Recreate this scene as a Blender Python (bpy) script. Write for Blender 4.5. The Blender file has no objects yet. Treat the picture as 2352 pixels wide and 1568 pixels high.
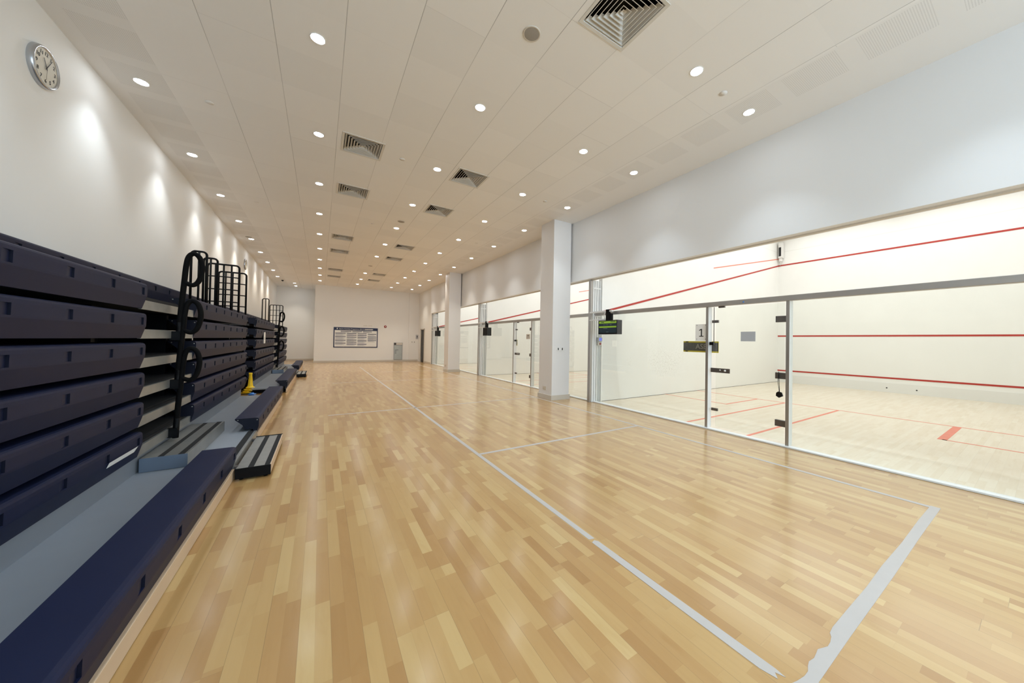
import bpy, math, random
from mathutils import Vector, Matrix
random.seed(7)
S = bpy.context.scene
COL = S.collection
PI = math.pi

# ------------------------------------------------------------------ room measures (metres)
XL, XR, ZC, YE = -2.22, 5.31, 4.404, 22.47      # bleacher wall, court-side wall, ceiling, end wall
XG = 5.52                                       # court glass line
YB0 = -5.0                                      # wall behind the camera
CH = 5.75                                       # court ceiling
HS = 2.925                                      # soffit above the court openings
FW = 15.27                                      # squash front wall
PITCH_X, PITCH_Y = 0.583, 0.6235

# ------------------------------------------------------------------ node helpers
def srgb(*c):
    return tuple(((v/255)/12.92 if v/255 <= .04045 else ((v/255+.055)/1.055)**2.4) for v in c) + (1,)

class NT:
    def __init__(self, name):
        self.m = bpy.data.materials.new(name); self.m.use_nodes = True
        self.t = self.m.node_tree; self.b = self.t.nodes['Principled BSDF']
        self.out = self.t.nodes['Material Output']
    def n(self, typ, **kw):
        nd = self.t.nodes.new(typ)
        for k, v in kw.items():
            setattr(nd, k, v)
        return nd
    def link(self, a, b): self.t.links.new(a, b)
    def put(self, sock, v):
        if hasattr(v, 'is_output') or isinstance(v, bpy.types.NodeSocket): self.link(v, sock)
        else: sock.default_value = v
    def math(self, op, a, b=0.0, c=None, clamp=False):
        nd = self.n('ShaderNodeMath', operation=op, use_clamp=clamp)
        self.put(nd.inputs[0], a); self.put(nd.inputs[1], b)
        if c is not None: self.put(nd.inputs[2], c)
        return nd.outputs[0]
    def pos(self):
        g = self.n('ShaderNodeNewGeometry'); s = self.n('ShaderNodeSeparateXYZ')
        self.link(g.outputs['Position'], s.inputs[0]); return s.outputs
    def vec(self, x, y, z=0.0):
        c = self.n('ShaderNodeCombineXYZ')
        for i, v in enumerate((x, y, z)): self.put(c.inputs[i], v)
        return c.outputs[0]
    def white(self, v):
        w = self.n('ShaderNodeTexWhiteNoise', noise_dimensions='3D'); self.link(v, w.inputs['Vector']); return w.outputs['Value']
    def noise(self, v=None, scale=5, detail=3, rough=.5, dist=0):
        w = self.n('ShaderNodeTexNoise'); 
        if v is not None: self.link(v, w.inputs['Vector'])
        w.inputs['Scale'].default_value = scale; w.inputs['Detail'].default_value = detail
        w.inputs['Roughness'].default_value = rough; w.inputs['Distortion'].default_value = dist
        return w.outputs['Fac']
    def mix(self, f, a, b, blend='MIX'):
        nd = self.n('ShaderNodeMix', data_type='RGBA', blend_type=blend)
        self.put(nd.inputs[0], f); self.put(nd.inputs[6], a); self.put(nd.inputs[7], b); return nd.outputs[2]
    def ramp(self, f, stops):
        r = self.n('ShaderNodeValToRGB'); self.put(r.inputs[0], f)
        el = r.color_ramp.elements
        while len(el) < len(stops): el.new(.5)
        for e, (p, c) in zip(el, stops): e.position = p; e.color = c
        return r.outputs[0]
    def maprange(self, v, a, b, c=0., d=1.):
        nd = self.n('ShaderNodeMapRange'); self.put(nd.inputs[0], v)
        for i, x in enumerate((a, b, c, d)): nd.inputs[i+1].default_value = x
        return nd.outputs[0]
    def bump(self, h, strength=.1, dist=.01):
        nd = self.n('ShaderNodeBump'); nd.inputs['Strength'].default_value = strength; nd.inputs['Distance'].default_value = dist
        self.link(h, nd.inputs['Height']); self.link(nd.outputs[0], self.b.inputs['Normal'])

def mat(name, col, rough=.5, metal=0., var=.06, scale=6., bump=0., spec=None, emit=None, estr=0.):
    t = NT(name)
    c = col if len(col) == 4 else srgb(*col)
    if var:
        tc = t.n('ShaderNodeTexCoord')
        f = t.noise(tc.outputs['Object'], scale, 4)
        dark = tuple(x*(1-var) for x in c[:3]) + (1,); lite = tuple(min(1, x*(1+var)) for x in c[:3]) + (1,)
        t.link(t.mix(f, dark, lite), t.b.inputs['Base Color'])
        if bump: t.bump(t.noise(tc.outputs['Object'], 180, 2), bump, .002)
    else: t.b.inputs['Base Color'].default_value = c
    t.b.inputs['Roughness'].default_value = rough; t.b.inputs['Metallic'].default_value = metal
    if spec is not None: t.b.inputs['Specular IOR Level'].default_value = spec
    if emit: t.b.inputs['Emission Color'].default_value = srgb(*emit); t.b.inputs['Emission Strength'].default_value = estr
    return t.m

def wood_mat(name, along, w, length, cols, rough, coat, gapdark=.35, gapw=.0011, off=0.):
    t = NT(name); p = t.pos()
    x, y = (p[0], p[1]) if along == 'Y' else (p[1], p[0])
    x = t.math('ADD', x, 40+off); y = t.math('ADD', y, 40.)
    xs = t.math('DIVIDE', x, w); i = t.math('FLOOR', xs)
    xb = t.math('DIVIDE', x, 2*w); b = t.math('FLOOR', xb)
    rb = t.white(t.vec(b, 3.3, 1.7))
    yb = t.math('DIVIDE', t.math('ADD', y, t.math('MULTIPLY', rb, 9.)), length); jb = t.math('FLOOR', yb)
    ri = t.white(t.vec(i, 7.1, jb))
    bl = t.math('ADD', t.math('MULTIPLY', ri, length*.22), length*.16)
    ys = t.math('DIVIDE', t.math('ADD', y, t.math('MULTIPLY', ri, 5.)), bl); j = t.math('FLOOR', ys)
    seed = t.white(t.vec(i, j, jb)); seed2 = t.white(t.vec(j, jb, i))
    base = t.ramp(seed, cols)
    gv = t.vec(t.math('ADD', t.math('MULTIPLY', x, 26.), t.math('MULTIPLY', seed, 50.)), t.math('ADD', t.math('MULTIPLY', y, 1.6), t.math('MULTIPLY', seed2, 30.)), seed)
    g = t.noise(gv, 1.4, 5, .6, .6)
    g2 = t.noise(t.vec(t.math('ADD', t.math('MULTIPLY', x, 7.), t.math('MULTIPLY', seed, 20.)), t.math('ADD', t.math('MULTIPLY', y, 2.2), t.math('MULTIPLY', seed2, 12.)), seed2), 1.3, 3, .5, 1.2)
    c = t.mix(t.maprange(g, .3, .75, 0., .30), base, (.86, .80, .70, 1), 'MULTIPLY')
    c = t.mix(t.maprange(g2, .55, .85, 0., .40), c, (.80, .70, .56, 1), 'MULTIPLY')
    def edge(v, period, wd):
        f = t.math('FRACT', v); m = t.math('MULTIPLY', t.math('MINIMUM', f, t.math('SUBTRACT', 1., f)), period)
        return t.maprange(m, 0., wd, 1., 0.)
    gap = t.math('MAXIMUM', edge(xb, 2*w, gapw*1.6), edge(yb, length, gapw*1.5))
    gap = t.math('MULTIPLY', gap, t.maprange(t.noise(t.vec(b, t.math('MULTIPLY', y, .25), 0.), 1.1, 2), .38, .6, .25, 1.))
    fine = t.math('MULTIPLY', t.math('MAXIMUM', edge(xs, w, gapw), edge(ys, length*.27, gapw*.8)), .22)
    dk = t.math('MULTIPLY', t.math('MAXIMUM', gap, fine), 1-gapdark)
    c = t.mix(dk, c, (.12, .075, .035, 1))
    t.link(c, t.b.inputs['Base Color'])
    t.b.inputs['Roughness'].default_value = rough
    t.b.inputs['Specular IOR Level'].default_value = .2; t.b.inputs['Coat Weight'].default_value = coat; t.b.inputs['Coat Roughness'].default_value = .165; t.b.inputs['Coat IOR'].default_value = 1.52
    und = t.noise(t.vec(t.math('MULTIPLY', x, 5.), t.math('MULTIPLY', y, 1.1), seed), 1., 2)
    t.bump(t.math('SUBTRACT', t.math('ADD', und, t.math('MULTIPLY', seed, .5)), t.math('MULTIPLY', gap, .8)), .10, .0035)
    return t.m

M = {}
M['floor'] = wood_mat('maple_parquet', 'Y', .0655, 1.9,
    [(0., srgb(163, 123, 74)), (.15, srgb(172, 133, 83)), (.5, srgb(178, 142, 90)), (.82, srgb(184, 150, 98)), (1., srgb(192, 162, 110))], .34, .85, off=.012)
M['court_floor'] = wood_mat('pale_court_maple', 'X', .06, 2.6,
    [(0., srgb(227, 215, 196)), (.4, srgb(230, 219, 202)), (1., srgb(233, 224, 208))], .42, .15, gapdark=.7, gapw=.0008)
M['wall'] = mat('cream_wall_paint', (236, 235, 232), .62, var=.012, scale=1.2, bump=.03)
M['wall_cool'] = mat('white_wall_paint', (228, 228, 228), .60, var=.012, scale=1.0, bump=.03)
M['base'] = mat('cream_skirting', (205, 196, 182), .45, var=.03)
M['column'] = mat('column_paint', (228, 225, 223), .55, var=.012, scale=1.5, bump=.03)
M['navy'] = mat('navy_moulded_plastic', (20, 27, 54), .5, var=.10, scale=3., bump=.05, spec=.2)
M['navy_cap_notch_shade'] = mat('navy_end_cap_and_notch_shade', (12, 15, 32), .5, var=.1, spec=.25)
M['galv'] = mat('galvanised_steel', (156, 157, 154), .38, .62, var=.2, scale=9.)
M['galv_blue'] = mat('galvanised_end_plate', (116, 129, 146), .4, .5, var=.12, scale=7.)
M['deck'] = mat('grey_vinyl_deck', (136, 142, 150), .48, var=.10, scale=2.2, bump=.04)
M['deck_dark'] = mat('dark_grey_tread', (50, 50, 52), .7, var=.12, bump=.05)
M['strip'] = mat('black_grip_strip', (17, 17, 19), .9, var=.1, scale=90, bump=.2)
M['black'] = mat('black_powder_coat', (8, 8, 10), .5, var=.08, spec=.15)
M['foam'] = mat('black_foam_sleeve', (11, 10, 10), .8, var=.12, scale=40, bump=.15, spec=.12)
M['ply'] = mat('beige_plywood_kick', (206, 178, 146), .55, var=.08, scale=4)
M['alu'] = mat('satin_aluminium', (226, 227, 226), .45, .1, var=.05, scale=3)
M['alu_post'] = mat('brushed_aluminium_post', (176, 172, 168), .34, .80, var=.05, scale=3)
M['alu_dark'] = mat('shadowed_profile_slot', (52, 54, 57), .6, .2, var=.05)
M['steel'] = mat('brushed_hinge_steel', (118, 114, 112), .36, .8, var=.08, scale=14)
M['stainless'] = mat('brushed_stainless', (168, 168, 160), .38, .7, var=.14, scale=5)
M['white'] = mat('white_plastic', (232, 230, 226), .4, var=.02)
M['offwhite'] = mat('ivory_plastic', (206, 198, 186), .45, var=.03)
M['gloss_black'] = mat('gloss_black_plastic', (13, 14, 16), .2, var=.05)
M['dark'] = mat('dark_void', (14, 14, 14), .9, var=.05)
M['darkgrey'] = mat('dark_grey_plastic', (56, 55, 56), .5, var=.05)
M['red'] = mat('red_court_line', (182, 52, 42), .5, var=.05)
M['pale_red'] = mat('worn_red_line', (226, 130, 108), .5, var=.08)
M['tape'] = mat('white_floor_tape', (178, 171, 165), .55, var=.05, scale=9)
M['paper'] = mat('white_paper', (235, 234, 230), .7, var=.02)
M['lightgrey'] = mat('light_grey_plate', (176, 179, 184), .6, var=.02)
M['yellow'] = mat('yellow_cone_plastic', (240, 196, 8), .4, var=.05)
M['blue'] = mat('blue_cone_plastic', (58, 128, 210), .4, var=.05)
M['bright_red'] = mat('fire_alarm_red', (150, 20, 22), .35, var=.05)
M['clock_rim'] = mat('silver_clock_rim', (188, 190, 194), .25, .85, var=.03)
M['clock_face'] = mat('cream_clock_face', (214, 208, 194), .6, var=.02)
M['ink'] = mat('black_ink', (28, 27, 28), .6, var=.05)
M['poster_navy'] = mat('poster_navy', (26, 40, 78), .5, var=.04)
M['poster_grey'] = mat('poster_text_grey', (176, 178, 184), .6, var=.15, scale=60)
M['grille'] = mat('grey_speaker_mesh', (158, 153, 146), .6, .1, var=.25, scale=220)
M['vent'] = mat('diffuser_enamel', (214, 211, 204), .4, var=.02)
M['sign_yellow'] = mat('advert_yellow', (206, 188, 66), .5, var=.08, scale=20)
M['sign_dark'] = mat('advert_grey', (92, 90, 88), .5, var=.35, scale=25)
M['sign_text'] = mat('advert_lettering', (168, 164, 158), .5, var=.12)
M['door_dark'] = mat('dark_door_leaf', (48, 46, 46), .45, var=.06)
M['lamp'] = mat('lit_downlight_lens', (255, 255, 255), .4, var=0, emit=(240, 248, 255), estr=52.)
M['screen'] = mat('lit_screen_navy', (12, 18, 22), .25, var=0, emit=(26, 46, 54), estr=.45)
M['screen_green'] = mat('lit_screen_green', (60, 80, 20), .25, var=0, emit=(136, 172, 48), estr=.55)
M['screen_grey'] = mat('lit_screen_grey', (60, 66, 66), .25, var=0, emit=(92, 106, 104), estr=.4)
M['screen_blue'] = mat('lit_panel_blue', (60, 70, 150), .3, var=0, emit=(96, 112, 226), estr=.8)

def court_wall_mat():
    t = NT('court_plaster'); p = t.pos()
    v = t.vec(p[0], p[1], p[2])
    n = t.noise(v, 1.1, 5, .65); n2 = t.noise(v, 26., 4, .7)
    c = t.mix(t.maprange(n, .3, .7), srgb(242, 241, 237), srgb(246, 245, 241))
    # ball marks scuffed onto the side wall, mostly 0.4-1.4 m up near the glass
    bx = t.math('MULTIPLY', t.maprange(p[0], 6.2, 7.6), t.maprange(p[0], 11.5, 8.5))
    bz = t.math('MULTIPLY', t.maprange(p[2], .25, .7), t.maprange(p[2], 1.7, .9))
    sc = t.math('MULTIPLY', t.math('MULTIPLY', bx, bz), t.math('MULTIPLY', t.maprange(n2, .50, .66), t.maprange(n, .42, .6)))
    c = t.mix(t.math('MULTIPLY', sc, .55), c, srgb(176, 168, 156))
    # faint panel joint across the front wall
    zj = t.maprange(t.math('ABSOLUTE', t.math('SUBTRACT', p[2], 5.12)), 0., .012, 1., 0.)
    c = t.mix(t.math('MULTIPLY', zj, .35), c, srgb(190, 184, 172))
    t.link(c, t.b.inputs['Base Color']); t.b.inputs['Roughness'].default_value = .5
    return t.m
M['court'] = court_wall_mat()

def ceiling_mat():
    t = NT('ceiling_tiles'); p = t.pos(); x, y = p[0], p[1]
    u = t.math('DIVIDE', t.math('SUBTRACT', x, 4.222-60*PITCH_X), PITCH_X); v = t.math('DIVIDE', t.math('SUBTRACT', y, 1.165-60*PITCH_Y), PITCH_Y)
    iu, iv = t.math('FLOOR', u), t.math('FLOOR', v)
    rnd = t.white(t.vec(iu, iv, .5))
    def line(q, per, wd):
        f = t.math('FRACT', q); return t.maprange(t.math('MULTIPLY', t.math('MINIMUM', f, t.math('SUBTRACT', 1., f)), per), 0., wd, 1., 0.)
    inside = t.math('MULTIPLY', t.math('GREATER_THAN', x, -1.60), t.math('LESS_THAN', x, 4.26))
    # long joints: some shadow gaps are wide open, others nearly closed
    rl = t.noise(t.vec(t.math('MULTIPLY', t.math('ROUND', u), 3.7), t.math('MULTIPLY', y, .45), 2.), 1., 2)
    lx = t.math('MULTIPLY', line(u, PITCH_X, .0045), t.maprange(rl, .36, .66, .28, 1.))
    re = t.white(t.vec(iu, t.math('ROUND', v), 9.))
    ly = t.math('MULTIPLY', line(v, PITCH_Y, .0035), t.maprange(re, .45, 1., 0., .42))
    ln = t.math('MULTIPLY', t.math('MAXIMUM', lx, ly), inside)
    c = t.mix(t.math('MULTIPLY', rnd, inside), srgb(236, 235, 233), srgb(241, 240, 238))
    c = t.mix(t.math('MULTIPLY', ln, .8), c, srgb(74, 70, 66))
    # perforated access squares in the plaster margins along both walls
    fv = t.math('FRACT', t.math('ADD', v, .09)); py = t.math('MULTIPLY', t.math('GREATER_THAN', fv, .12), t.math('LESS_THAN', fv, .88))
    a = t.math('MULTIPLY', t.math('GREATER_THAN', x, 4.29), t.math('LESS_THAN', x, 4.74))
    b = t.math('MULTIPLY', t.math('GREATER_THAN', x, -2.07), t.math('LESS_THAN', x, -1.60))
    sq = t.math('MULTIPLY', py, t.math('ADD', a, b))
    dx = t.math('SUBTRACT', t.math('FRACT', t.math('MULTIPLY', x, 62.5)), .5); dy = t.math('SUBTRACT', t.math('FRACT', t.math('MULTIPLY', y, 62.5)), .5)
    rr = t.math('ADD', t.math('MULTIPLY', dx, dx), t.math('MULTIPLY', dy, dy))
    hole = t.math('MULTIPLY', t.math('LESS_THAN', rr, .07), sq)
    c = t.mix(t.math('MULTIPLY', hole, .24), c, srgb(80, 76, 70))
    t.link(c, t.b.inputs['Base Color']); t.b.inputs['Roughness'].default_value = .75
    t.bump(t.math('MULTIPLY', ln, -1.), .25, .004)
    return t.m
M['ceiling'] = ceiling_mat()

def glass_mat():
    t = NT('court_glass'); t.t.nodes.remove(t.b)
    tr = t.n('ShaderNodeBsdfTransparent'); tr.inputs[0].default_value = (.975, .985, .972, 1)
    gl = t.n('ShaderNodeBsdfGlossy'); gl.inputs['Roughness'].default_value = .01
    fr = t.n('ShaderNodeFresnel'); fr.inputs[0].default_value = 1.45
    mx = t.n('ShaderNodeMixShader'); t.link(t.math('MULTIPLY', fr.outputs[0], .22), mx.inputs[0])
    t.link(tr.outputs[0], mx.inputs[1]); t.link(gl.outputs[0], mx.inputs[2]); t.link(mx.outputs[0], t.out.inputs[0])
    return t.m
M['glass'] = glass_mat()

# ------------------------------------------------------------------ mesh helpers
class MB:
    def __init__(s): s.v = []; s.f = []; s.mi = []; s.mats = []; s.sm = []
    def m(s, name):
        if name not in s.mats: s.mats.append(name)
        return s.mats.index(name)
    def face(s, pts, mt, smooth=False):
        b = len(s.v); s.v += [tuple(p) for p in pts]; s.f.append(tuple(range(b, b+len(pts)))); s.mi.append(s.m(mt)); s.sm.append(smooth)
    def box(s, x0, x1, y0, y1, z0, z1, mt):
        x0, x1 = sorted((x0, x1)); y0, y1 = sorted((y0, y1)); z0, z1 = sorted((z0, z1))
        b = len(s.v); s.v += [(x, y, z) for z in (z0, z1) for y in (y0, y1) for x in (x0, x1)]
        for q in ((0, 2, 3, 1), (4, 5, 7, 6), (0, 1, 5, 4), (2, 6, 7, 3), (0, 4, 6, 2), (1, 3, 7, 5)):
            s.f.append(tuple(b+i for i in q)); s.mi.append(s.m(mt)); s.sm.append(False)
        return s
    def prism(s, pts, axis, a0, a1, mt):
        """closed outline (2D) swept along an axis; outline coords are the other two axes in xyz order"""
        def P(p, a):
            q = list(p); q.insert('xyz'.index(axis), a); return tuple(q)
        n = len(pts); b = len(s.v); s.v += [P(p, a0) for p in pts] + [P(p, a1) for p in pts]; k = s.m(mt)
        fs = [tuple(b+i for i in range(n))[::-1], tuple(b+n+i for i in range(n))] + [(b+i, b+(i+1) % n, b+n+(i+1) % n, b+n+i) for i in range(n)]
        for f in fs: s.f.append(f); s.mi.append(k); s.sm.append(False)
        return s
    def lathe(s, prof, c, mt, n=32, axis='z', smooth=True):
        """profile (r, h) spun about an axis through c"""
        k = s.m(mt); b = len(s.v)
        for r, h in prof:
            for i in range(n):
                a = 2*PI*i/n; p = (r*math.cos(a), r*math.sin(a))
                q = {'z': (p[0], p[1], h), 'x': (h, p[0], p[1]), 'y': (p[1], h, p[0])}[axis]
                s.v.append(tuple(q[j]+c[j] for j in range(3)))
        for r in range(len(prof)-1):
            for i in range(n):
                s.f.append((b+r*n+i, b+r*n+(i+1) % n, b+(r+1)*n+(i+1) % n, b+(r+1)*n+i)); s.mi.append(k); s.sm.append(smooth)
        return s
    def tube(s, pts, r, mt, n=10, closed=False):
        P = [Vector(p) for p in pts]; k = s.m(mt); b = len(s.v); N = len(P); up = None
        for i, p in enumerate(P):
            if closed: d = P[(i+1) % N]-P[i-1]
            else: d = P[min(i+1, N-1)]-P[max(i-1, 0)]
            d.normalize()
            if up is None: up = d.orthogonal().normalized()
            up = (up-d*up.dot(d)).normalized(); w = d.cross(up)
            for j in range(n):
                a = 2*PI*j/n; s.v.append(tuple(p+up*math.cos(a)*r+w*math.sin(a)*r))
        for i in range(N if closed else N-1):
            for j in range(n):
                a, c = b+i*n, b+((i+1) % N)*n
                s.f.append((a+j, a+(j+1) % n, c+(j+1) % n, c+j)); s.mi.append(k); s.sm.append(True)
        if not closed:
            s.f.append(tuple(b+j for j in range(n))[::-1]); s.mi.append(k); s.sm.append(False)
            s.f.append(tuple(b+(N-1)*n+j for j in range(n))); s.mi.append(k); s.sm.append(False)
        return s
    def build(s, name, parent=None, bevel=0., origin=None, weld=False):
        me = bpy.data.meshes.new(name)
        loc = world_loc(parent) if parent else Vector(origin or (0, 0, 0))
        me.from_pydata([tuple(Vector(p)-loc) for p in s.v], [], s.f)
        for m_ in s.mats: me.materials.append(M[m_])
        me.polygons.foreach_set('material_index', s.mi); me.polygons.foreach_set('use_smooth', s.sm); me.update()
        o = bpy.data.objects.new(name, me); COL.objects.link(o)
        if parent: o.parent = parent
        else: o.location = loc
        if bevel:
            md = o.modifiers.new('edge', 'BEVEL'); md.width = bevel; md.segments = 2; md.limit_method = 'ANGLE'; md.angle_limit = .6
        return o

def world_loc(o):
    v = Vector((0, 0, 0))
    while o is not None: v += o.location; o = o.parent
    return v

def thing(name, label, cat, loc, group=None):
    o = bpy.data.objects.new(name, None); COL.objects.link(o); o.location = loc; o.empty_display_size = .1
    return tag(o, label, cat, group)
def tag(o, label, cat, group=None):
    o['label'] = label; o['category'] = cat
    if group: o['group'] = group
    return o
def struct(mb, name, parent=None, bevel=0.):
    o = mb.build(name, parent, bevel)
    if parent is None: o['kind'] = 'structure'
    return o
def kids(o): return [c for c in bpy.data.objects if c.parent is o]
def dup(root, loc, label, group=None):
    r = root.copy(); COL.objects.link(r); r.location = loc; r['label'] = label
    if group: r['group'] = group
    def rec(a, b):
        for ch in kids_of[a.name]:
            c = ch.copy(); COL.objects.link(c); c.parent = b
            rec(ch, c)
    rec(root, r)
    return r
kids_of = {}
def index(root):
    kids_of[root.name] = kids(root)
    for c in kids_of[root.name]: index(c)

def text(body, size, mt, name, parent, at, right, up, depth=.0015, align='CENTER'):
    """raised lettering as a mesh, reading along 'right' with 'up' as its vertical"""
    cu = bpy.data.curves.new('t', 'FONT'); cu.body = body; cu.size = size; cu.align_x = align; cu.align_y = 'CENTER'; cu.extrude = depth; cu.resolution_u = 3
    tmp = bpy.data.objects.new('t', cu); COL.objects.link(tmp)
    dg = bpy.context.evaluated_depsgraph_get(); dg.update()
    me = bpy.data.meshes.new_from_object(tmp.evaluated_get(dg)); bpy.data.objects.remove(tmp)
    r, u = Vector(right).normalized(), Vector(up).normalized(); n = r.cross(u)
    mx = Matrix((r, u, n)).transposed().to_4x4(); mx.translation = Vector(at)-(world_loc(parent) if parent else Vector())
    me.transform(mx); me.materials.clear(); me.materials.append(M[mt]); me.name = name
    o = bpy.data.objects.new(name, me); COL.objects.link(o)
    if parent: o.parent = parent
    return o
def ordinal(k): return ['first', 'second', 'third', 'fourth', 'fifth', 'sixth', 'seventh', 'eighth', 'ninth', 'tenth', 'eleventh', 'twelfth', 'thirteenth'][k]

# ================================================================== SETTING
LWID = .05
def floor_build():
    b = MB()
    b.box(XL-.1, XG+.03, YB0, 25.0, -.2, 0, 'floor')
    def line(x0, x1, y0, y1): b.box(x0, x1, y0, y1, .0002, .0014, 'tape')
    def hand(pts): b.prism(pts, 'z', .0002, .0014, 'tape')
    # long line along the hall, with a break and a torn near end
    hand([(1.655, 1.81), (1.70, 1.80), (1.712, 9.), (1.69, 14.), (1.685, 18.5), (1.64, 18.5), (1.645, 14.), (1.66, 9.)])
    hand([(1.652, .70), (1.668, .635), (1.69, .655), (1.705, .62), (1.712, .66), (1.705, 1.2), (1.700, 1.76), (1.682, 1.785), (1.65, 1.772), (1.648, 1.2)])
    # near end line: clean on the camera side, torn along the other edge
    top = [(4.56, .600), (4.2, .603), (3.6, .598), (3.1, .604), (2.75, .599), (2.45, .603), (2.21, .605), (2.155, .600), (2.13, .588), (2.09, .580), (2.05, .578), (2.02, .588), (1.99, .598), (1.96, .594), (1.92, .590), (1.88, .596), (1.85, .590), (1.82, .580), (1.78, .580), (1.73, .588), (1.69, .598), (1.64, .585)]
    hand([(1.60, .555), (1.70, .536), (2.2, .538), (3., .536), (3.8, .541), (4.663, .540), (4.663, .600)] + top)
    line(4.60, 4.65, .60, 19.2)                         # line beside the courts
    line(1.70, 4.60, 3.85, 3.90)
    line(.15, 4.60, 7.14, 7.185)
    line(.35, 4.60, 12.16, 12.205)
    line(1.69, 4.60, 15.45, 15.49)
    o = struct(b, 'floor'); return o
floor_build()

VENTS = [(.49, 5.84), (.49, 7.72), (.49, 11.45), (.49, 13.32), (.49, 17.06), (.49, 18.93), (2.24, 2.105), (2.24, 5.84), (2.24, 7.72), (2.24, 11.45), (2.24, 13.32), (2.24, 17.06), (2.24, 18.93)]
VH = .288
def ceiling_build():
    xs = sorted({XL-.1, .49-VH, .49+VH, 2.24-VH, 2.24+VH, XR+.1})
    ys = sorted({YB0, 25.0} | {y-VH for _, y in VENTS} | {y+VH for _, y in VENTS})
    b = MB()
    for i in range(len(xs)-1):
        for j in range(len(ys)-1):
            cx, cy = (xs[i]+xs[i+1])/2, (ys[j]+ys[j+1])/2
            if any(abs(cx-vx) < .05 and abs(cy-vy) < .05 for vx, vy in VENTS): continue
            b.face([(xs[i], ys[j], ZC), (xs[i], ys[j+1], ZC), (xs[i+1], ys[j+1], ZC), (xs[i+1], ys[j], ZC)], 'ceiling')
    b.box(XL-.1, XR+.1, YB0, 25.0, ZC+.3, ZC+.4, 'dark')
    struct(b, 'ceiling')
ceiling_build()

struct(MB().box(XL-.15, XL, YB0, 25.0, 0, ZC+.35, 'wall'), 'wall_left')
struct(MB().box(XL-.15, XR+.4, YB0-.15, YB0, 0, ZC+.35, 'wall'), 'wall_back')
struct(MB().box(-.30, 4.76, YE, 24.8, 0, ZC+.35, 'wall').box(4.76, 5.50, YE-.05, 24.8, 0, ZC+.35, 'wall'), 'wall_end')
struct(MB().box(XL-.1, -.30, 24.8, 24.95, 0, ZC+.35, 'wall'), 'wall_end_recess')
b = MB()
b.box(XR, 5.56, -.62, 19.42, HS, CH, 'wall_cool')                       # deep band above the court openings
b.box(XR, 5.56, YB0, -.62, 0, CH, 'wall_cool')
struct(b, 'wall_right')
b = MB()                                                                # far stretch, with the doorway cut out
b.box(5.37, 5.56, 19.42, 20.92, 0, ZC+.35, 'wall'); b.box(5.37, 5.56, 21.82, YE-.05, 0, ZC+.35, 'wall'); b.box(5.37, 5.56, 20.92, 21.82, 2.06, ZC+.35, 'wall')
b.box(5.9, 6.0, 20.5, 22.2, 0, 2.4, 'dark')
struct(b, 'wall_right_far')
struct(MB().box(5.43, 5.475, -.6, 19.4, HS-.018, HS, 'base'), 'trim_1')  # soffit bead
def skirting(name, *boxes):
    b = MB()
    for q in boxes: b.box(*q, 'base')
    struct(b, name, bevel=.004)
skirting('baseboard_end', (-.30, 4.76, YE-.018, YE, 0, .11), (4.74, 5.35, YE-.068, YE-.05, 0, .11))
skirting('baseboard_left', (XL, XL+.018, YB0, 24.8, 0, .11))
skirting('baseboard_right', (5.352, 5.37, 19.45, 20.86, 0, .11))
skirting('baseboard_recess', (XL+.02, -.30, 24.78, 24.8, 0, .11), (-.318, -.30, YE-.018, 24.78, 0, .11))

# columns
for (y, lab) in ((6.58, 'trim_2'), (14.41, 'trim_3')):
    x0, x1 = 4.73, 5.26
    b = MB().box(x0, x1, y, y+.56, 0, ZC+.01, 'column')
    b.box(x0-.02, x1+.02, y-.02, y+.58, 0, .115, 'base')
    o = struct(b, lab); o['label'] = 'white square column in front of the glass squash courts, ' + ('nearest the camera' if y < 10 else 'second along the hall')

# door in the far wall
d = MB().box(5.40, 5.44, 20.97, 21.77, 0, 2.02, 'door_dark'); dr = struct(d, 'door_1')
f = MB().box(5.345, 5.38, 20.90, 20.96, 0, 2.09, 'base').box(5.345, 5.38, 21.78, 21.84, 0, 2.09, 'base').box(5.345, 5.38, 20.90, 21.84, 2.03, 2.09, 'base')
f.build('door_frame', dr); MB().tube([(5.40, 21.07, 1.0), (5.355, 21.07, 1.0), (5.355, 21.18, 1.0)], .011, 'steel').build('door_handle', dr)

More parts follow.
